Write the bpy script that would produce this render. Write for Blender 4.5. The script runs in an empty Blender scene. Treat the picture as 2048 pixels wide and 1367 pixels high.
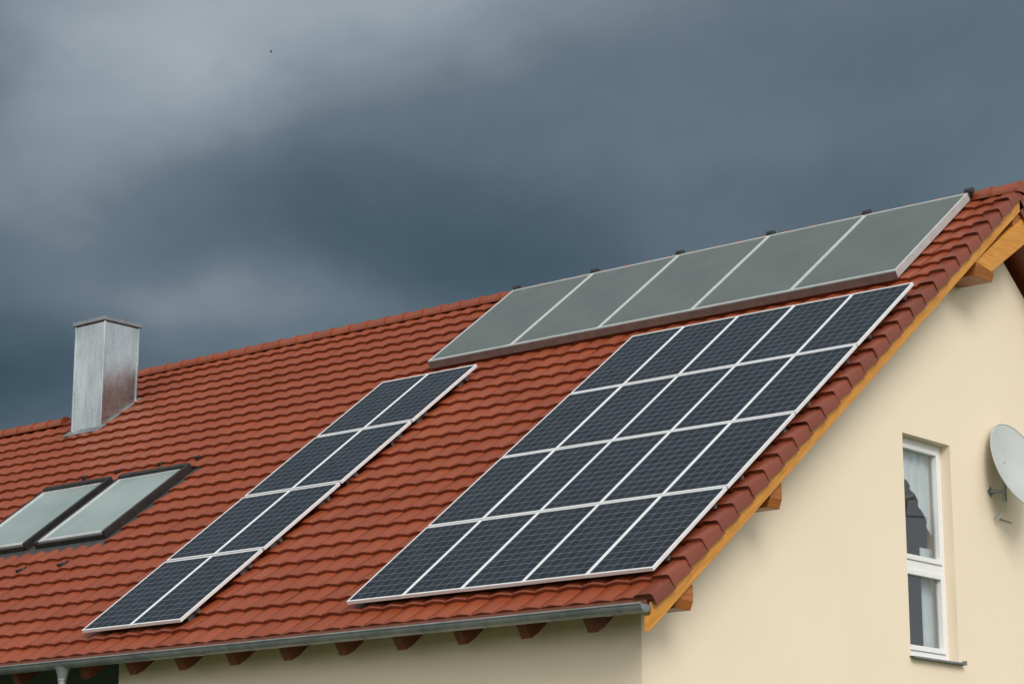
import bpy, math, random, bmesh
from mathutils import Vector, Matrix
random.seed(7)
sc=bpy.context.scene
col=sc.collection
TH=math.radians(37.084); C=math.cos(TH); S=math.sin(TH); Z0=4.72
ROOF=Matrix.Translation((0,0,Z0))@Matrix.Rotation(TH,4,'X')
def RP(x,t,h): return ROOF@Vector((x,t,h))
# ------------------------------------------------------------ materials
def newmat(name):
    m=bpy.data.materials.new(name); m.use_nodes=True
    nt=m.node_tree; b=nt.nodes['Principled BSDF']; return m,nt,b
def N(nt,t,**k):
    n=nt.nodes.new(t)
    for a,v in k.items(): setattr(n,a,v)
    return n
def math_(nt,op,a,b=None,c=None,clamp=False):
    n=N(nt,'ShaderNodeMath',operation=op); n.use_clamp=clamp
    for i,v in enumerate((a,b,c)):
        if v is None: continue
        if isinstance(v,(int,float)): n.inputs[i].default_value=v
        else: nt.links.new(v,n.inputs[i])
    return n.outputs[0]
def mixc(nt,f,a,b,blend='MIX'):
    n=N(nt,'ShaderNodeMix',data_type='RGBA',blend_type=blend)
    for i,v in ((0,f),(6,a),(7,b)):
        if isinstance(v,(int,float)): n.inputs[i].default_value=v
        elif isinstance(v,tuple): n.inputs[i].default_value=(*v,1)
        else: nt.links.new(v,n.inputs[i])
    return n.outputs[2]
def noise(nt,scale,detail=4,coord='Object',sc3=None,rough=.55):
    tc=N(nt,'ShaderNodeTexCoord'); n=N(nt,'ShaderNodeTexNoise')
    n.inputs['Scale'].default_value=scale; n.inputs['Detail'].default_value=detail; n.inputs['Roughness'].default_value=rough
    if sc3:
        mp=N(nt,'ShaderNodeMapping'); mp.inputs['Scale'].default_value=sc3
        nt.links.new(tc.outputs[coord],mp.inputs[0]); nt.links.new(mp.outputs[0],n.inputs['Vector'])
    else: nt.links.new(tc.outputs[coord],n.inputs['Vector'])
    return n.outputs['Fac']
def ramp(nt,f,lo,hi):
    n=N(nt,'ShaderNodeMapRange'); n.inputs[1].default_value=lo; n.inputs[2].default_value=hi
    nt.links.new(f,n.inputs[0]); return n.outputs[0]
def bump(nt,b,h,strength,dist=.01):
    n=N(nt,'ShaderNodeBump'); n.inputs['Strength'].default_value=strength; n.inputs['Distance'].default_value=dist
    nt.links.new(h,n.inputs['Height']); nt.links.new(n.outputs[0],b.inputs['Normal'])
def simple(name,c1,c2,scale=8,rough=.6,metal=0,bs=.15,bd=.004,sc3=None,spec=.5,detail=5):
    m,nt,b=newmat(name)
    f=ramp(nt,noise(nt,scale,detail,sc3=sc3),.3,.7)
    nt.links.new(mixc(nt,f,c1,c2),b.inputs['Base Color'])
    b.inputs['Roughness'].default_value=rough; b.inputs['Metallic'].default_value=metal
    b.inputs['Specular IOR Level'].default_value=spec
    if bs: bump(nt,b,noise(nt,scale*6,3,sc3=sc3),bs,bd)
    return m
def tile_mat(name,base,dark,light):
    m,nt,b=newmat(name)
    at=N(nt,'ShaderNodeAttribute',attribute_name='tint')
    f=at.outputs['Fac']
    c=mixc(nt,f,dark,light)
    c=mixc(nt,.5,c,base)
    w=ramp(nt,noise(nt,.55,5),.35,.75)
    c=mixc(nt,math_(nt,'MULTIPLY',w,.35),c,(dark[0]*.8,dark[1]*.85,dark[2]*.85))
    g=ramp(nt,noise(nt,14,4),.55,.8)
    c=mixc(nt,math_(nt,'MULTIPLY',g,.16),c,(light[0]*1.1,light[1]*1.3,light[2]*1.35))
    nt.links.new(c,b.inputs['Base Color'])
    nt.links.new(math_(nt,'MULTIPLY_ADD',noise(nt,9,3),.3,.22),b.inputs['Roughness'])
    b.inputs['Specular IOR Level'].default_value=.45
    bump(nt,b,noise(nt,60,3),.2,.003)
    return m
M_tile=tile_mat('clay_tile',(.275,.061,.023),(.205,.044,.017),(.335,.080,.031))
M_verge=tile_mat('verge_tile',(.21,.050,.024),(.15,.035,.018),(.27,.065,.031))
M_plaster,nt,b=newmat('cream_plaster')
f=ramp(nt,noise(nt,.5,4),.3,.75)
c=mixc(nt,f,(.90,.775,.61),(.865,.74,.575))
f2=ramp(nt,noise(nt,90,3),.35,.7)
c=mixc(nt,math_(nt,'MULTIPLY',f2,.15),c,(.68,.56,.41))
nt.links.new(c,b.inputs['Base Color']); b.inputs['Roughness'].default_value=.93; b.inputs['Specular IOR Level'].default_value=.2
bump(nt,b,noise(nt,85,4),.55,.006)
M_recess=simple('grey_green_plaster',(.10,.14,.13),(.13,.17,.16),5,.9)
M_wood=simple('varnished_wood',(.70,.32,.045),(.50,.19,.022),3,.42,sc3=(6,1,14),bs=.2)
M_wood2=simple('red_brown_wood',(.21,.06,.027),(.13,.035,.017),3,.5,sc3=(10,1,14))
M_wood3=simple('oiled_beam_wood',(.46,.15,.028),(.27,.08,.018),3,.45,sc3=(8,1,14))
M_zinc=simple('weathered_zinc',(.19,.21,.22),(.32,.34,.35),5,.5,.6,bs=.08)
M_galv,nt,b=newmat('stainless_steel_sheet')
c=mixc(nt,ramp(nt,noise(nt,1.8,4,sc3=(1,1,.5)),.35,.7),(.52,.56,.575),(.31,.35,.355))
c=mixc(nt,math_(nt,'MULTIPLY',ramp(nt,noise(nt,22,4),.5,.7),.25),c,(.66,.69,.70))
nt.links.new(c,b.inputs['Base Color']); b.inputs['Metallic'].default_value=.95
nt.links.new(math_(nt,'MULTIPLY_ADD',noise(nt,5,3),.2,.14),b.inputs['Roughness'])
bump(nt,b,noise(nt,1.6,3,sc3=(1.3,1.3,.5)),.3,.06)
M_cap=simple('chimney_cap_metal',(.20,.22,.23),(.30,.32,.33),6,.4,.8,bs=.05)
M_alu=simple('anodised_aluminium',(.80,.81,.83),(.88,.89,.90),6,.42,.25,bs=0)
M_alu2=simple('collector_aluminium',(.50,.53,.54),(.60,.63,.63),6,.4,.35,bs=0)
M_alu3=simple('collector_edge_metal',(.20,.195,.19),(.28,.27,.26),6,.38,.6,bs=0)
M_rail=simple('rail_aluminium',(.20,.20,.21),(.30,.30,.30),6,.45,.7,bs=0)
M_black=simple('black_rubber',(.012,.012,.014),(.03,.03,.03),20,.5,bs=.1)
M_darkmetal=simple('dark_brown_metal',(.022,.02,.02),(.04,.036,.034),6,.42,.3,bs=.03)
M_lead=simple('lead_flashing',(.03,.033,.037),(.06,.063,.067),9,.6,.1,bs=.4,bd=.01)
M_white=simple('white_window_plastic',(.80,.81,.82),(.85,.86,.86),3,.35,bs=0)
M_dish=simple('light_grey_enamel',(.44,.47,.46),(.50,.53,.52),2,.4,bs=.02)
M_curtain=simple('white_curtain',(.74,.76,.78),(.84,.85,.86),4,.9,bs=.1)
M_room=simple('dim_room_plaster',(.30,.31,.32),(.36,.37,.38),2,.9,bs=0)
# PV cells, pattern from panel-local metres
M_pv,nt,b=newmat('mono_solar_cells')
tc=N(nt,'ShaderNodeTexCoord'); sp=N(nt,'ShaderNodeSeparateXYZ'); nt.links.new(tc.outputs['Object'],sp.inputs[0])
def lines(coord,off,pitch,w):
    a=math_(nt,'ADD',coord,off); a=math_(nt,'DIVIDE',a,pitch); a=math_(nt,'FRACT',a); a=math_(nt,'SUBTRACT',a,.5); a=math_(nt,'ABSOLUTE',a)
    return math_(nt,'GREATER_THAN',a,.5-w/pitch/2), a
PX=.1272; PY=.1273
lx,ax=lines(sp.outputs[0],-.0224,PX,.005); ly,ay=lines(sp.outputs[1],-.0235,PY,.006)
diam=math_(nt,'GREATER_THAN',math_(nt,'ADD',ax,ay),.955)
bx=math_(nt,'LESS_THAN',math_(nt,'ABSOLUTE',math_(nt,'SUBTRACT',ax,.24)),.009)
cellid=N(nt,'ShaderNodeCombineXYZ')
nt.links.new(math_(nt,'FLOOR',math_(nt,'DIVIDE',math_(nt,'ADD',sp.outputs[0],-.0224),PX)),cellid.inputs[0])
nt.links.new(math_(nt,'FLOOR',math_(nt,'DIVIDE',math_(nt,'ADD',sp.outputs[1],-.0235),PY)),cellid.inputs[1])
oi=N(nt,'ShaderNodeObjectInfo'); nt.links.new(oi.outputs['Random'],cellid.inputs[2])
wn=N(nt,'ShaderNodeTexWhiteNoise'); nt.links.new(cellid.outputs[0],wn.inputs[0])
c=mixc(nt,wn.outputs['Value'],(.012,.0155,.021),(.021,.0255,.033))
c=mixc(nt,math_(nt,'MULTIPLY',bx,.45),c,(.12,.13,.15))
c=mixc(nt,math_(nt,'MAXIMUM',math_(nt,'MULTIPLY',math_(nt,'MAXIMUM',lx,ly),.85),math_(nt,'MULTIPLY',diam,.85)),c,(.22,.24,.255))
nt.links.new(c,b.inputs['Base Color'])
nt.links.new(math_(nt,'MULTIPLY_ADD',noise(nt,3,4),.12,.10),b.inputs['Roughness'])
b.inputs['Specular IOR Level'].default_value=.35
M_coll,nt,b=newmat('matt_collector_glass')
f=ramp(nt,noise(nt,1.3,4),.3,.7)
c=mixc(nt,f,(.112,.132,.124),(.14,.160,.150))
nt.links.new(c,b.inputs['Base Color']); b.inputs['Roughness'].default_value=.30
bump(nt,b,noise(nt,150,2),.25,.002)
M_glass,nt,b=newmat('window_glass')
nt.nodes.remove(b); out=nt.nodes['Material Output']
tr=N(nt,'ShaderNodeBsdfTransparent'); tr.inputs[0].default_value=(.84,.90,.90,1)
gl=N(nt,'ShaderNodeBsdfGlossy'); gl.inputs['Roughness'].default_value=.015
lw=N(nt,'ShaderNodeLayerWeight'); lw.inputs[0].default_value=.5
fc=math_(nt,'MULTIPLY_ADD',math_(nt,'POWER',lw.outputs['Facing'],3),.9,.16,clamp=True)
mx=N(nt,'ShaderNodeMixShader'); nt.links.new(fc,mx.inputs[0])
nt.links.new(tr.outputs[0],mx.inputs[1]); nt.links.new(gl.outputs[0],mx.inputs[2]); nt.links.new(mx.outputs[0],out.inputs[0])
M_skyglass,nt,b=newmat('roof_window_glass')
f=ramp(nt,noise(nt,.9,3),.3,.7)
nt.links.new(mixc(nt,f,(.25,.32,.305),(.36,.43,.41)),b.inputs['Base Color']); b.inputs['Roughness'].default_value=.08  # sky reflection and blinds painted into the pane as pale grey-green base
b.inputs['Specular IOR Level'].default_value=.9
M_grass=simple('grass',(.045,.075,.02),(.08,.10,.035),1.5,.95,bs=.4,bd=.05)
# ------------------------------------------------------------ mesh builder
class MB:
    def __init__(s): s.v=[]; s.f=[]; s.t=[]
    def box(s,x0,x1,y0,y1,z0,z1,M=None):
        i=len(s.v)
        P=[(x0,y0,z0),(x1,y0,z0),(x1,y1,z0),(x0,y1,z0),(x0,y0,z1),(x1,y0,z1),(x1,y1,z1),(x0,y1,z1)]
        if M: P=[tuple(M@Vector(p)) for p in P]
        s.v+=P
        s.f+=[tuple(i+k for k in q) for q in ((0,3,2,1),(4,5,6,7),(0,1,5,4),(1,2,6,5),(2,3,7,6),(3,0,4,7))]
        return s
    def prism(s,poly,axis,a,b):
        n=len(poly); i=len(s.v)
        def mk(p,c):
            return (c,p[0],p[1]) if axis==0 else ((p[0],c,p[1]) if axis==1 else (p[0],p[1],c))
        s.v+=[mk(p,a) for p in poly]+[mk(p,b) for p in poly]
        s.f.append(tuple(range(i+n-1,i-1,-1))); s.f.append(tuple(range(i+n,i+2*n)))
        for k in range(n):
            j=(k+1)%n; s.f.append((i+k,i+j,i+n+j,i+n+k))
        return s
    def tube(s,p0,p1,r,r1=None,n=14,cap=True):
        r1=r if r1 is None else r1
        p0=Vector(p0);p1=Vector(p1); d=(p1-p0).normalized()
        a=d.cross(Vector((0,0,1)) if abs(d.z)<.9 else Vector((1,0,0))).normalized(); b=d.cross(a)
        i=len(s.v)
        for p,rr in ((p0,r),(p1,r1)):
            for k in range(n):
                q=p+(a*math.cos(2*math.pi*k/n)+b*math.sin(2*math.pi*k/n))*rr; s.v.append(tuple(q))
        for k in range(n):
            j=(k+1)%n; s.f.append((i+k,i+j,i+n+j,i+n+k))
        if cap: s.f.append(tuple(range(i+n-1,i-1,-1))); s.f.append(tuple(range(i+n,i+2*n)))
        return s
    def obj(s,name,mat,parent=None,mw=None,bevel=0,smooth=False,fix=True,seg=2):
        me=bpy.data.meshes.new(name); me.from_pydata(s.v,[],s.f); 
        if s.t:
            at=me.attributes.new('tint','FLOAT','POINT')
            at.data.foreach_set('value',s.t)
        if fix:
            bm=bmesh.new(); bm.from_mesh(me); bmesh.ops.recalc_face_normals(bm,faces=bm.faces); bm.to_mesh(me); bm.free()
        me.materials.append(mat)
        o=bpy.data.objects.new(name,me); col.objects.link(o)
        if parent: o.parent=parent
        if mw: o.matrix_basis=mw
        if bevel:
            m=o.modifiers.new('b','BEVEL'); m.width=bevel; m.segments=seg; m.limit_method='ANGLE'
        if smooth:
            for p in me.polygons: p.use_smooth=True
        return o
def empty(name,mw=None,parent=None,label=None,cat=None,group=None):
    e=bpy.data.objects.new(name,None); col.objects.link(e); e.empty_display_size=.2
    if mw: e.matrix_basis=mw
    if parent: e.parent=parent
    if label: e['label']=label
    if cat: e['category']=cat
    if group: e['group']=group
    return e
# ------------------------------------------------------------ house
house=empty('house',label='cream plastered house with red clay tiled pitched roof',cat='house')
XW=-.40; YW=.34; XL=-22.0
YR=9.30*C+.14*S; ZR=9.30*S-.14*C+Z0
# tile field
EXP=.345; T0=-.36; TW=.30
roof=MB()
def prof(u):
    c=abs(math.sin(math.pi*u))**.7
    return .026*c+.003*math.cos(4*math.pi*(u-.5))*c
SKY=(-14.22,-10.84,2.66,4.86)
def tile(x1,t0,top):
    n=10; i=len(roof.v); jh=random.uniform(-.002,.002); jt=random.uniform(-.003,.003); tint=min(1,max(0,random.gauss(.5,.2)))
    tilt=random.uniform(-.003,.003)
    rows=[(t0+.012,-.012,0),(t0-.004,.040,0),(t0+.006,.050,1),(t0+EXP*.5,.026,2),(t0+EXP+.015,.000,3)]
    for (t,hc,k) in rows:
        for a in range(n+1):
            u=a/n; x=x1-TW*1.01*(1-u)
            h=-.170+hc+prof(u)+jh+tilt*(u-.5)+(.005*u)
            tt=t+(jt if k<3 else 0)
            roof.v.append((x,min(tt,top),h)); roof.t.append(tint)
    for r in range(4):
        for a in range(n):
            p=i+r*(n+1)+a; roof.f.append((p,p+1,p+n+2,p+n+1))
nx=int(-XL/TW)
for j in range(28):
    t=T0+j*EXP
    for q in range(nx):
        x1=-TW*q-.03
        if x1<-16.45 and j>=23: continue
        cx=x1-TW/2; ct=t+EXP/2
        if SKY[0]<cx<SKY[1] and SKY[2]-.08<ct<SKY[3]+.1: continue
        tile(x1,t,9.4 if x1>=-16.45 else 7.72)
ro=roof.obj('roof',M_tile,house,ROOF,fix=False,smooth=True)
ro.data.set_sharp_from_angle(angle=math.radians(50))
d=MB(); d.box(-16.45,.085,-.25,9.25,-.26,-.19); d.box(XL,-16.451,-.25,7.62,-.26,-.19)
d.obj('roof_deck',M_wood2,ro)
rear=MB()
def rearsheet(x0,x1,ta):
    pa=RP(0,ta,-.13); L=9.8; ya,za=pa.y,pa.z
    rear.prism([(ya,za),(ya+L*C,za-L*S),(ya+L*C,za-L*S-.1),(ya,za-.1)],0,x0,x1)
rearsheet(-16.45,.14,9.3); rearsheet(XL,-16.46,7.7)
for _ in rear.v: rear.t.append(.4)
o=rear.obj('rear_slope',M_tile,ro); o.matrix_basis=ROOF.inverted()
# verge tiles
vt=MB()
cp=[(-.065,.012),(-.04,.030),(-.01,.040),(.140,.040),(.158,.033),(.165,.018),(.169,-.088),(.152,-.088),(.148,.0)]
for j in range(28):
    t=T0+j*EXP; i=len(vt.v); tint=min(1,max(0,random.gauss(.5,.25))); jx=random.uniform(-.004,.004); jh=random.uniform(-.003,.003)
    for (tt,hc) in ((t-.014,.046),(t+EXP+.02,.0)):
        for (x,h) in cp: vt.v.append((x+jx+(.010 if hc else 0),tt,h-.165+hc+jh)); vt.t.append(tint)
    n=len(cp)
    for a in range(n-1): vt.f.append((i+a,i+a+1,i+n+a+1,i+n+a))
    vt.f.append(tuple(i+k for k in range(n)))
    k=len(vt.v)
    for (x,h) in cp[:6]: vt.v.append((x+jx,t-.014,h-.165+.046)); vt.t.append(tint)
    for (x,h) in cp[:6]: vt.v.append((x+jx,t-.014,h-.165-.015)); vt.t.append(tint)
    for a in range(5): vt.f.append((k+a,k+a+1,k+7+a,k+6+a))
vo=vt.obj('verge_tiles',M_verge,ro,fix=False,smooth=True); vo.data.set_sharp_from_angle(angle=math.radians(28))
v2=MB()
for j in range(23,28):
    t=T0+j*EXP
    v2.box(-16.60,-16.44,t-.01,t+EXP-.005,-.30,-.10)
for _ in v2.v: v2.t.append(.2)
v2.obj('verge_tiles',M_verge,ro,bevel=.012)
def ridge(x0,x1,ya,za):
    r=MB(); L=.385; x=x1
    while x>x0+.05:
        tint=min(1,max(0,random.gauss(.5,.25))); i=len(r.v); n=12
        for (xx,rad) in ((x,.128),(x-.03,.128),(x-.035,.118),(x-L-.03,.106)):
            for a in range(n+1):
                an=math.pi*(-.12+1.24*a/n)
                r.v.append((xx,ya-math.cos(an)*rad*1.05,za-.035+math.sin(an)*rad*.92)); r.t.append(tint)
        for q in range(3):
            for a in range(n): p=i+q*(n+1)+a; r.f.append((p,p+1,p+n+2,p+n+1))
        c=len(r.v); r.v.append((x,ya,za-.06)); r.t.append(tint)
        for a in range(n): r.f.append((c,i+a+1,i+a))
        x-=L
    o=r.obj('ridge_cap',M_tile,ro,ROOF.inverted(),fix=False,smooth=True); o.data.set_sharp_from_angle(angle=math.radians(50))
ridge(-16.6,.19,YR,ZR+.03)
p=RP(0,7.68,-.14); ridge(XL,-16.62,p.y,p.z+.03)
# verge board (roof-local t,h polygon; the foot is notched round the gutter)
def th(y,z): return (y*C+z*S,-y*S+z*C)
BX0,BX1=.095,.125
vb=MB(); vb.prism([(9.30,-.19),(-.20,-.19),th(-.19,-.36),th(-.19,-.485),th(-.27,-.50),th(-.27,-.65),th(-.20,-.625),(9.30,-.375)],0,BX0,BX1); vb.obj('verge_board',M_wood,ro,bevel=.004)
rb=MB(); rp=RP(0,9.30,-.2)
rb.prism([(rp.y,rp.z),(rp.y+9.3*C,rp.z-9.3*S),(rp.y+9.3*C,rp.z-9.3*S-.2),(rp.y,rp.z-.2)],0,BX0,BX1)
rb.obj('verge_board',M_wood2,ro,ROOF.inverted())
# rafters
xs=[-.74-.845*i for i in range(10)]+[-9.6,-10.5,-11.4]
for x in xs:
    m=MB()
    m.prism([(-.33,-.262),(1.2,-.262),(1.2,-.45),(-.22,-.48),(-.34,-.46)],0,x-.06,x+.06)
    m.obj('rafter',M_wood2,ro,bevel=.004)
# purlin ends: (y0,y1,ztop,zbottom)
for (y0,y1,za,zb) in ((.27,.54,-.12,-.37),(1.92,2.13,1.10,.82),(6.44,6.88,4.52,4.20),(7.42,7.72,5.25,4.92)):
    m=MB(); za+=Z0; zb+=Z0; hh=za-zb
    m.prism([(-1.4,za),(.085,za),(.085,zb+hh*.35),(.05,zb),(-1.4,zb)],1,y0,y1)
    m.obj('purlin',M_wood3,ro,ROOF.inverted(),bevel=.006)
m=MB(); z=(6.55-.084)/C*S-.112+Z0
m.prism([(6.42,z-.42),(6.80,z-.47),(7.70,z+.08),(7.70,z+.42),(7.2,z+.1)],0,.02,.092); m.obj('verge_bracket',M_wood,ro,ROOF.inverted(),bevel=.006)
# gutter
g=MB(); gy=-.285; gz=Z0-.39; n=14; r0=.078
gx0,gx1=XL,.13
for x in (gx0,gx1):
    for a in range(n+1):
        an=math.pi+math.pi*a/n; g.v.append((x,gy+math.cos(an)*r0,gz+math.sin(an)*r0))
    for a in range(n+1):
        an=2*math.pi-math.pi*a/n; g.v.append((x,gy+math.cos(an)*(r0-.004),gz+math.sin(an)*(r0-.004)))
nn=2*(n+1)
for a in range(nn): b_=(a+1)%nn; g.f.append((a,b_,nn+b_,nn+a))
g.f.append(tuple(range(n+1))); k=len(g.v)
g.v+= [g.v[nn+a] for a in range(n+1)]; g.f.append(tuple(range(k,k+n+1)))
g.tube((gx0,gy-r0-.004,gz+.003),(gx1,gy-r0-.004,gz+.003),.012,n=10)
def strap(x,hw,rr):
    prev=None
    for a in range(n+1):
        an=math.pi+math.pi*a/n; cur=(gy+math.cos(an)*(r0+rr),gz+math.sin(an)*(r0+rr))
        if prev:
            i=len(g.v); g.v.extend([(x-hw,*prev),(x+hw,*prev),(x+hw,*cur),(x-hw,*cur)]); g.f.append((i,i+1,i+2,i+3))
        prev=cur
x=-.15
while x>XL: strap(x,.014,.005); x-=.845
for x in (-.30,-6.0,-12.): strap(x,.05,.004)
go=g.obj('gutter',M_zinc,house,smooth=True,fix=True); go.data.set_sharp_from_angle(angle=math.radians(40))
e=MB(); e.prism([(-.215,Z0-.325),(-.20,Z0-.32),(-.20,Z0-.40),(-.215,Z0-.40)],0,XL,.085); e.obj('eaves_board',M_wood2,house)
dp=MB(); dx=-8.42
dp.tube((dx,gy,gz-.06),(dx,gy,gz-.20),.09,.05); dp.tube((dx,gy,gz-.20),(dx,gy,gz-.42),.048); dp.tube((dx,gy,gz-.40),(dx,YW-.08,gz-.75),.048); dp.tube((dx,YW-.08,gz-.73),(dx,YW-.08,.1),.048)
dp.tube((dx,gy,gz-.215),(dx,gy,gz-.195),.056)
o=dp.obj('downpipe',M_zinc,house,smooth=True); o.data.set_sharp_from_angle(angle=math.radians(40))
# walls
WY0,WY1,WZ0,WZ1=5.39,6.47,Z0-.40,Z0+2.18
w=MB(); TK=.36
YB=2*YR-YW
def zroof(y):
    yy=y if y<=YR else 2*YR-y
    return (yy-.084)/C*S-.112+Z0-.33
def gable(y0,y1,zb=None,zt=None):
    ps=[(y0,0 if zb is None else zb),(y1,0 if zb is None else zb)]
    if zt is None:
        ps.append((y1,zroof(y1)))
        if y0<YR<y1: ps.append((YR,zroof(YR)))
        ps.append((y0,zroof(y0)))
    else: ps+=[(y1,zt),(y0,zt)]
    w.prism(ps,0,XW-TK,XW)
gable(YW,WY0); gable(WY1,YB); gable(WY0,WY1,0,WZ0); gable(WY0,WY1,WZ1,None)
XE=-8.15
w.box(XE,XW-TK,YW,YW+.3,0,zroof(YW+.02)+.05)
w.box(XE,XE+.3,YW+.3,3,0,zroof(YW)+.05)
w.box(XL,XW-TK,YB-.3,YB,0,zroof(YW)+.05)
wo=w.obj('wall',M_plaster,house)
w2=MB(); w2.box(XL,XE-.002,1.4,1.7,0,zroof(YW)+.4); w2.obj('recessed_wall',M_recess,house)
w3=MB(); w3.prism([(5.5,8.0),(YR,zroof(YR)-.05),(2*YR-5.5,8.0)],0,-16.40,-16.3); w3.obj('upper_gable_wall',M_plaster,house)
# window
win=empty('window',parent=house)
xf0,xf1=XW-.20,XW-.13
fr=MB(); fw=.07
def fb(y0,y1,z0,z1,a=xf0,b=xf1): fr.box(a,b,y0,y1,z0,z1)
ZT=WZ0+.42*(WZ1-WZ0)
fb(WY0,WY0+fw,WZ0,WZ1); fb(WY1-fw,WY1,WZ0,WZ1); fb(WY0+fw,WY1-fw,WZ1-fw,WZ1); fb(WY0+fw,WY1-fw,WZ0,WZ0+fw+.02)
fb(WY0+fw,WY1-fw,ZT-.055,ZT+.055)
fr.obj('frame',M_white,win,bevel=.006)
sw=.06
for (a,b_) in ((WZ0+fw+.022,ZT-.057),(ZT+.057,WZ1-fw-.002)):
    sash=MB()
    y0,y1=WY0+fw+.002,WY1-fw-.002
    for q in ((y0,y0+sw,a,b_),(y1-sw,y1,a,b_),(y0+sw,y1-sw,a,a+sw),(y0+sw,y1-sw,b_-sw,b_)):
        sash.box(xf0+.01,xf1+.018,*q)
    sash.obj('sash',M_white,win,bevel=.006)
    gl_=MB(); xg=xf0+.033; gl_.v=[(xg,y0+sw-.01,a+sw-.01),(xg,y1-sw+.01,a+sw-.01),(xg,y1-sw+.01,b_-sw+.01),(xg,y0+sw-.01,b_-sw+.01)]; gl_.f=[(0,1,2,3)]
    gl_.obj('glass',M_glass,win,fix=False)
si=MB(); si.prism([(XW-.13,WZ0+.012),(XW+.07,WZ0-.008),(XW+.07,WZ0-.030),(XW+.066,WZ0-.030),(XW+.064,WZ0-.012),(XW-.13,WZ0+.008)],1,WY0-.03,WY1+.06)
si.box(XW+.002,XW+.07,WY1+.06,WY1+.066,WZ0-.03,WZ0+.02)
si.obj('sill',M_zinc,win)
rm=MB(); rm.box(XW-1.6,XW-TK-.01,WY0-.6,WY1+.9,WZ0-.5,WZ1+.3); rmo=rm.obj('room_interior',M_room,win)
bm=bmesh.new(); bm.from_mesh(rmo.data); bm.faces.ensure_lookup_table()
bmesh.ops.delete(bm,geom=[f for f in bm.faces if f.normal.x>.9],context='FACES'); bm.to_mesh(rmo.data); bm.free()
n=60
def curtain(y0,y1,z0f,z1,xp):
    cu=MB()
    for a in range(n+1):
        u=a/n; y=y0+(y1-y0)*u; xx=xp+.015*math.sin(u*34)+.006*math.sin(u*71)
        zz=z0f(u)
        cu.v.append((xx,y,zz)); cu.v.append((xx,y,z1))
    for a in range(n): cu.f.append((2*a,2*a+2,2*a+3,2*a+1))
    cu.obj('curtain',M_curtain,win,smooth=True)
curtain(WY0+.09,WY1-.02,lambda u:WZ0+2.15-.75*max(0,(u-.25)/.75)**1.6,WZ1-.05,XW-.25)
curtain(WY1-.30,WY1-.01,lambda u:WZ0+.05,WZ0+1.35,XW-.29)
# ------------------------------------------------------------ chimney
ch=empty('chimney',parent=house)
cx0,cx1=-15.92,-15.22; cy0,cy1=7.12*C+.084,7.12*C+.084+.70; zt=Z0+6.02
m=MB(); m.box(cx0,cx1,cy0,cy1,Z0+3.6,zt-.065); m.obj('shaft',M_galv,ch,bevel=.012)
for (x,y) in ((cx0,cy0),(cx1,cy0),(cx1,cy1)):
    m=MB(); m.box(x-.018,x+.018,y-.018,y+.018,Z0+3.6,zt-.066); m.obj('corner_trim',M_galv,ch,bevel=.006)
m=MB(); m.box(cx0-.05,cx1+.05,cy0-.05,cy1+.05,zt-.065,zt); m.obj('cap',M_cap,ch,bevel=.006)
m=MB()
m.box(cx0-.10,cx1+.08,6.98,7.16,-.115,-.098); m.box(cx1+.002,cx1+.07,7.16,8.10,-.12,-.10); m.box(cx0-.08,cx0-.002,7.16,8.10,-.12,-.10)
m.obj('flashing',M_zinc,ch,ROOF,bevel=.004)
# ------------------------------------------------------------ roof windows
for (x0,x1) in ((-12.42,-10.92),(-14.12,-12.60)):
    rw=empty('roof_window',ROOF,parent=house)
    t0,t1=2.88,4.78; hb,ht=-.19,-.03
    m=MB(); bw=.045
    m.box(x0,x0+bw,t0,t1,hb,ht-.02); m.box(x1-bw,x1,t0,t1,hb,ht); m.box(x0+bw,x1-bw,t1-.09,t1,hb,ht+.01); m.box(x0+bw,x1-bw,t0,t0+.04,hb,ht-.05)
    m.obj('frame',M_darkmetal,rw,bevel=.01)
    m=MB(); a=.05
    X0,X1,T_0,T_1=x0+bw+.004,x1-bw-.004,t0+.044,t1-.094
    m.box(X0,X0+a,T_0,T_1,hb,ht-.028); m.box(X1-a*.4,X1,T_0,T_1,hb,ht-.03); m.box(X0+a,X1-a*.4,T_0,T_0+.07,hb,ht-.028); m.box(X0+a,X1-a*.4,T_1-.03,T_1,hb,ht-.03)
    m.obj('sash',M_alu2,rw,bevel=.006)
    m=MB(); m.box(X0+.02,X1-.01,T_0+.02,T_1-.01,-.10,-.072); m.obj('glass',M_skyglass,rw)
m=MB(); m.box(-14.5,-10.75,2.60,2.90,-.175,-.150); m.box(-10.93,-10.78,2.9,4.95,-.175,-.15); m.box(-12.62,-12.40,2.9,4.95,-.175,-.152); m.box(-14.5,-10.93,4.78,4.95,-.175,-.151); m.box(-14.4,-14.1,2.9,4.78,-.175,-.153)
m.obj('flashing',M_lead,house,ROOF,bevel=.003)
for (x,t) in ((-11.13,5.17),(-11.92,5.17),(-12.87,5.17),(-13.58,5.15),(-12.01,2.22),(-11.14,2.22)):
    m=MB(); m.box(x-.015,x+.015,t-.06,t+.10,-.135,-.12); m.box(x-.035,x+.035,t-.08,t-.06,-.135,-.08); m.box(x-.015,x+.015,t-.06,t-.0,-.12,-.095)
    m.obj('snow_guard_hook',M_black,house,ROOF,bevel=.003)
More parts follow.
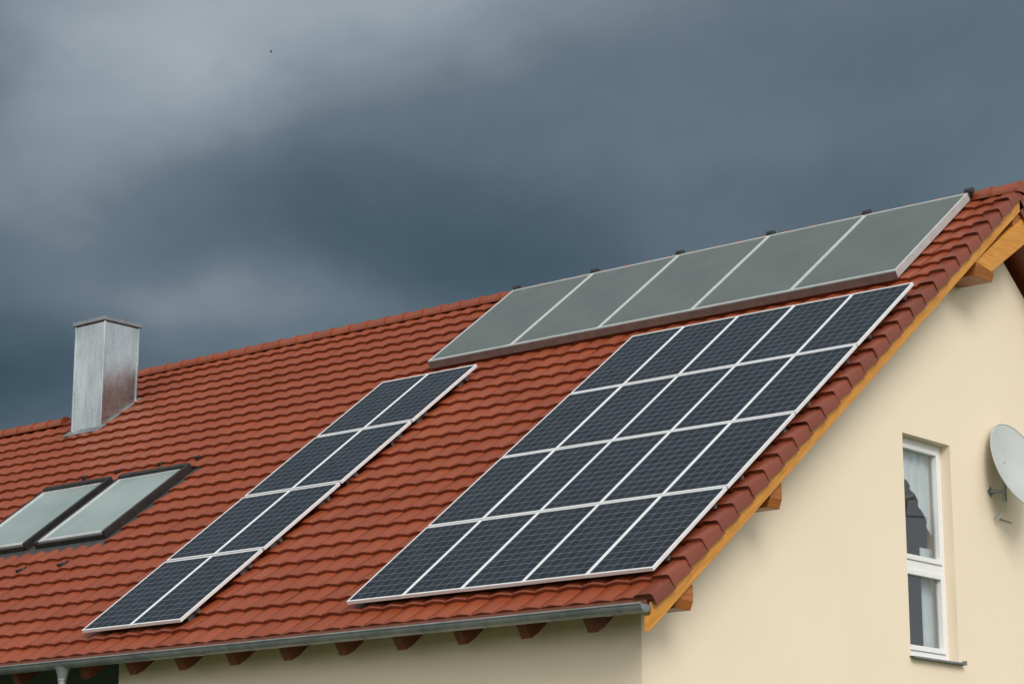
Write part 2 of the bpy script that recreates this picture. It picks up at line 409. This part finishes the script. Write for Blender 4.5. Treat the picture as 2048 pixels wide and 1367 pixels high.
# ------------------------------------------------------------ solar panels
PW,PH=.808,1.578
fm=MB(); a=.015; bt=.022; th_=.04
fm.box(0,a,0,PH,-th_,0); fm.box(PW-a,PW,0,PH,-th_,0); fm.box(a,PW-a,0,bt,-th_,0); fm.box(a,PW-a,PH-bt,PH,-th_,0)
cells=MB(); cells.box(a-.002,PW-a+.002,bt-.002,PH-bt+.002,-.012,-.004)
def panel_at(x,t,sx=1,src=[None]):
    M=ROOF@Matrix.Translation((x,t,0))@Matrix.Rotation(random.uniform(-.0015,.0015),4,'X')@Matrix.Rotation(random.uniform(-.0015,.0015),4,'Y')@Matrix.Diagonal((sx,1,1,1))
    lab='dark monocrystalline solar panel with silver frame on red roof'
    if src[0] is None:
        e=empty('solar_panel',M,label=lab,cat='solar panel',group='solar panels mounted on the tiled roof')
        f=fm.obj('frame',M_alu,e,bevel=.002,seg=1); c=cells.obj('solar_cells',M_pv,e)
        src[0]=(e,f,c); return
    e0,f0,c0=src[0]
    e=e0.copy(); e.matrix_basis=M; col.objects.link(e)
    for k in (f0,c0):
        q=k.copy(); q.parent=e; col.objects.link(q)
for r in range(4):
    for c in range(5): panel_at(-4.088+.8195*c,1.602*r)
    for c in range(2): panel_at(-8.475+.872*c,.02+1.612*r,1.062)
def rail(xa,t,L,z0,z1,label,group,hooks):
    e=empty('mounting_rail',ROOF@Matrix.Translation((xa,t,0)),label=label,cat='rail',group=group)
    m=MB(); m.prism([(-.02,z0),(.02,z0),(.02,z1),(.014,z1),(.014,z0+.006),(-.014,z0+.006),(-.014,z1),(-.02,z1)],0,0,L); m.obj('profile',M_rail,e)
    x=hooks
    while x<L:
        m=MB(); m.box(x-.02,x+.02,-.10,.02,z0-.06,z0-.001); m.obj('roof_hook',M_rail,e); x+=1.3
for (xa,xb,tb) in ((-4.12,.005,0),(-8.50,-6.715,.02)):
    for r in range(4):
        for q in (.28,1.28):
            rail(xa,tb+1.606*r+q,xb-xa,-.082,-.042,'aluminium mounting rail between roof tiles and solar panels','mounting rails under the solar panels',.35)
for t in (7.15,8.7):
    rail(-7.93,t,7.48,-.14,-.097,'aluminium mounting rail carrying the solar collectors','mounting rails under the solar collectors',.25)
# collectors
CW,CH=1.492,2.28
fm2=MB(); a=.028; HT=.02; HB=-.085
fm2.box(0,a,0,CH,HB,HT); fm2.box(CW-a,CW,0,CH,HB,HT); fm2.box(a,CW-a,0,a*1.3,HB,HT); fm2.box(a,CW-a,CH-a,CH,HB,HT); fm2.box(a,CW-a,a,CH-a,HB,HB+.01)
lip=MB(); lip.box(-.004,CW+.001,-.014,-.001,HB-.015,HT-.012)
cg=MB(); cg.box(a-.002,CW-a+.002,a,CH-a+.002,HT-.02,HT-.006)
pc=MB()
pc.tube((CW-.01,CH+.0,-.02),(CW-.01,CH+.07,-.01),.035); pc.tube((CW-.06,CH+.055,.015),(CW+.055,CH+.055,.015),.042); pc.tube((CW-.01,CH+.055,-.05),(CW-.01,CH+.055,.05),.036)
srcs=None
for i in range(5):
    M=ROOF@Matrix.Translation((-7.93+1.4975*i,6.86,0))
    if i==0:
        e=empty('solar_collector',M,label='flat grey-green solar thermal collector below the roof ridge',cat='solar collector',group='solar thermal collectors along the ridge')
        f=fm2.obj('frame',M_alu2,e,bevel=.004,seg=1); c=cg.obj('cover_glass',M_coll,e); l_=lip.obj('lower_edge_profile',M_alu3,e,bevel=.003,seg=1); p_=pc.obj('pipe_connector',M_black,e,bevel=.006)
        srcs=(e,f,c,l_,p_)
        pl=MB(); pl.tube((.0,CH+.055,.015),(.10,CH+.055,.015),.042); pl.tube((.05,CH,-.02),(.05,CH+.06,0),.035); pl.obj('pipe_connector',M_black,e,bevel=.006)
    else:
        e=srcs[0].copy(); e.matrix_basis=M; col.objects.link(e)
        for k in srcs[1:]:
            q=k.copy(); q.parent=e; col.objects.link(q)
# ------------------------------------------------------------ satellite dish
nrm=Vector((.90,-.20,.34)).normalized(); up=(Vector((0,0,1))-nrm*nrm.z).normalized(); rt=up.cross(nrm).normalized()
DC=Vector((-.10,7.60,Z0+2.06))
DM=Matrix((( rt.x,up.x,nrm.x,DC.x),(rt.y,up.y,nrm.y,DC.y),(rt.z,up.z,nrm.z,DC.z),(0,0,0,1)))
dish=empty('satellite_dish',DM,label='light grey satellite dish bracketed to the gable wall',cat='satellite dish')
m=MB(); R=.47; EY=1.22; nr=14; na=64
for side,off in ((0,0),(1,-.006)):
    for r in range(nr+1):
        for a_ in range(na):
            rr=R*r/nr; an=2*math.pi*a_/na
            m.v.append((rr*math.cos(an)*.93,rr*math.sin(an)*EY,.085*(rr/R)**2-.085+off+(.008 if r==nr else 0)))
for side in range(2):
    b0=side*(nr+1)*na
    for r in range(nr):
        for a_ in range(na):
            j=(a_+1)%na; m.f.append((b0+r*na+a_,b0+r*na+j,b0+(r+1)*na+j,b0+(r+1)*na+a_))
b0=nr*na; b1=(2*nr+1)*na
for a_ in range(na):
    j=(a_+1)%na; m.f.append((b0+a_,b0+j,b1+j,b1+a_))
o=m.obj('reflector',M_dish,dish,smooth=True); 
m=MB(); pr=None
for a_ in range(na+1):
    an=2*math.pi*a_/na; cur=(R*math.cos(an)*.93,R*math.sin(an)*EY,.004)
    if pr: m.tube(pr,cur,.009,n=6,cap=False)
    pr=cur
m.obj('rim',M_dish,dish,smooth=True)
m=MB(); m.tube((0,-.56,-.03),(0,-.66,.42),.014); m.tube((0,-.66,.42),(0,-.46,.46),.014); m.obj('feed_arm',M_zinc,dish)
m=MB(); m.tube((0,-.46,.50),(0,-.40,.38),.03); m.tube((0,-.405,.39),(0,-.39,.36),.042); m.obj('receiver_head',M_dish,dish,bevel=.004)
m=MB(); Di=DM.inverted()
wp=lambda x,y,z: Di@Vector((x,y,Z0+z))
m.tube(wp(XW,7.40,1.74),wp(-.24,7.47,1.74),.022); m.tube(wp(-.24,7.47,1.62),wp(-.24,7.47,2.1),.026); m.tube(wp(-.24,7.47,1.98),tuple(Vector((0,0,-.115))),.03)
m.obj('wall_bracket',M_zinc,dish,bevel=.002)
m=MB(); m.tube(wp(XW+.001,7.40,1.74),wp(XW+.014,7.40,1.74),.065,n=4); m.obj('mounting_plate',M_zinc,dish)
m=MB(); pts=[(-.24,7.50,1.66),(-.28,7.53,1.52),(-.34,7.45,1.40),(XW+.02,7.47,1.44),(XW+.012,7.9,1.42)]
for a_,b_ in zip(pts,pts[1:]): m.tube(wp(*a_),wp(*b_),.008,n=6)
m.obj('cable',M_dish,dish)
# ------------------------------------------------------------ camera
CP=Vector((13.527,-18.029,Z0-3.121))
Fw=Vector((-.6294,.7420,.2309)).normalized(); Rg=Vector((.7625,.6468,0)).normalized(); Up=Rg.cross(Fw).normalized()
gm=MB(); gm.v=[(-900,-900,0),(900,-900,0),(900,900,0),(-900,900,0)]; gm.f=[(0,1,2,3)]
go=gm.obj('ground',M_grass); go['kind']='structure'
cam=bpy.data.cameras.new('camera'); co=bpy.data.objects.new('camera',cam); col.objects.link(co)
cam.sensor_width=36; cam.lens=4715/2048*36; cam.clip_end=3000; cam.clip_start=.1
MM=Matrix.Identity(4)
for i in range(3): MM[i][0]=Rg[i]; MM[i][1]=Up[i]; MM[i][2]=-Fw[i]; MM[i][3]=CP[i]
co.matrix_world=MM; sc.camera=co
# bird 95 m away in the sky
bp=CP+(Fw+Rg*(-.1022)+Up*(.1228))*95
bird=empty('bird',Matrix.Translation(bp)@Matrix.Rotation(.7,4,'Z')@Matrix.Rotation(.4,4,'Y')@Matrix.Scale(.6,4),label='small dark bird flying under storm clouds',cat='bird')
m=MB()
ring=[(-.10,.004),(-.07,.02),(0,.03),(.06,.022),(.09,.016),(.115,.003)]
for (x,r) in ring:
    for k in range(8): an=2*math.pi*k/8; m.v.append((x,r*math.cos(an),r*math.sin(an)))
for q in range(len(ring)-1):
    for k in range(8): j=(k+1)%8; m.f.append((q*8+k,q*8+j,(q+1)*8+j,(q+1)*8+k))
m.f.append(tuple(range(8)))
i=len(m.v); m.v+=[(-.09,.003,0),(-.09,-.003,0),(-.19,.035,0),(-.15,0,0),(-.19,-.035,0)]; m.f+=[(i,i+2,i+3),(i+1,i+3,i+4),(i,i+3,i+1)]
m.obj('body',M_black,bird,smooth=True,fix=False)
for s_ in (1,-1):
    m=MB(); m.v=[(.05,.02*s_,.01),(-.03,.02*s_,.01),(-.05,.12*s_,.07),(-.10,.23*s_,.09),(.03,.13*s_,.075)]; m.f=[(0,1,2,4),(4,2,3)]; m.obj('wing',M_black,bird,fix=False)
# ------------------------------------------------------------ world
w_=bpy.data.worlds.new('World'); sc.world=w_; w_.use_nodes=True; nt=w_.node_tree
for n_ in list(nt.nodes): nt.nodes.remove(n_)
out=N(nt,'ShaderNodeOutputWorld'); tc=N(nt,'ShaderNodeTexCoord')
def vm(op,a,b=None):
    n_=N(nt,'ShaderNodeVectorMath',operation=op); 
    for i,v in enumerate((a,b)):
        if v is None: continue
        if isinstance(v,tuple): n_.inputs[i].default_value=v
        else: nt.links.new(v,n_.inputs[i])
    return n_
D=vm('NORMALIZE',tc.outputs['Generated']).outputs[0]
FH=Vector((-.6294,.7420,0)).normalized()
dF=vm('DOT_PRODUCT',D,tuple(FH)).outputs['Value']; dR=vm('DOT_PRODUCT',D,tuple(Rg)).outputs['Value']
sz=N(nt,'ShaderNodeSeparateXYZ'); nt.links.new(D,sz.inputs[0]); dz=sz.outputs[2]
m_=lambda op,a,b=None,c=None,clamp=False: math_(nt,op,a,b,c,clamp)
az=m_('ARCTAN2',dR,dF); el=m_('ARCSINE',dz)
def wnoise(scale,detail,off=(0,0,0),sc3=(1,1,1.6),rough=.5):
    mp=N(nt,'ShaderNodeMapping'); mp.inputs['Location'].default_value=off; mp.inputs['Scale'].default_value=sc3; nt.links.new(D,mp.inputs[0])
    n_=N(nt,'ShaderNodeTexNoise'); n_.inputs['Scale'].default_value=scale; n_.inputs['Detail'].default_value=detail; n_.inputs['Roughness'].default_value=rough; nt.links.new(mp.outputs[0],n_.inputs['Vector'])
    return n_.outputs['Fac']
az=m_('ADD',az,m_('MULTIPLY',m_('SUBTRACT',wnoise(9,4,(3,1,2)),.5),.10))
el=m_('ADD',el,m_('MULTIPLY',m_('SUBTRACT',wnoise(9,4,(7,5,1)),.5),.05))
val=m_('ADD',m_('MULTIPLY',m_('SUBTRACT',wnoise(11,7,(1,4,2),rough=.54),.5),.36),.40)
val=m_('ADD',val,m_('MULTIPLY',m_('SUBTRACT',wnoise(4,3,(9,4,2)),.5),.12))
def blob(px,py,sx,sy,wgt):
    global val
    a=(px-1024)/4715; e=.2330+(683-py)/4715
    u=m_('DIVIDE',m_('SUBTRACT',az,a),sx/4715); v_=m_('DIVIDE',m_('SUBTRACT',el,e),sy/4715)
    q=m_('MULTIPLY',m_('ADD',m_('MULTIPLY',u,u),m_('MULTIPLY',v_,v_)),-1)
    val=m_('ADD',val,m_('MULTIPLY',m_('EXPONENT',q),wgt))
blob(230,180,340,260,.40); blob(800,0,560,170,.40); blob(720,430,480,120,-.20); blob(430,610,240,80,.20)
blob(0,790,280,100,-.32); blob(950,520,300,80,-.14); blob(1500,280,500,110,.04); blob(1950,60,350,150,-.02); blob(40,420,160,170,.14)
blob(1750,420,300,90,-.06)
cr=N(nt,'ShaderNodeValToRGB'); nt.links.new(val,cr.inputs[0])
els=cr.color_ramp.elements
els[0].position=0; els[0].color=(.034,.064,.090,1); els[1].position=1; els[1].color=(.42,.475,.52,1)
for p_,c_ in ((.25,(.073,.112,.143,1)),(.5,(.135,.180,.217,1)),(.75,(.265,.315,.355,1))):
    q=els.new(p_); q.color=c_
back=N(nt,'ShaderNodeMapRange'); back.interpolation_type='SMOOTHSTEP'; nt.links.new(dF,back.inputs[0]); back.inputs[1].default_value=.75; back.inputs[2].default_value=-.5
bright=mixc(nt,ramp(nt,wnoise(2.5,4),.35,.65),(1.0,1.01,1.03),(1.5,1.48,1.46))
colr=mixc(nt,back.outputs[0],cr.outputs[0],bright)
b1=N(nt,'ShaderNodeBackground'); nt.links.new(colr,b1.inputs[0]); b1.inputs[1].default_value=1
SUN=Vector((.74,-.50,.64)).normalized()
sk=N(nt,'ShaderNodeTexSky',sky_type='NISHITA'); sk.sun_disc=False; sk.sun_elevation=math.asin(SUN.z); sk.sun_rotation=math.atan2(SUN.x,SUN.y)
b2=N(nt,'ShaderNodeBackground'); nt.links.new(sk.outputs[0],b2.inputs[0]); b2.inputs[1].default_value=.06
ms=N(nt,'ShaderNodeMixShader'); ms.inputs[0].default_value=.06; nt.links.new(b1.outputs[0],ms.inputs[1]); nt.links.new(b2.outputs[0],ms.inputs[2]); nt.links.new(ms.outputs[0],out.inputs[0])
sl=bpy.data.lights.new('sun','SUN'); sl.energy=1.85; sl.angle=math.radians(28); sl.color=(1,.94,.86)
so=bpy.data.objects.new('sun',sl); col.objects.link(so); so.rotation_mode='QUATERNION'; so.rotation_quaternion=SUN.to_track_quat('Z','Y'); so.location=(10,-10,20)
sc.view_settings.view_transform='Standard'; sc.view_settings.look='None'; sc.view_settings.exposure=0
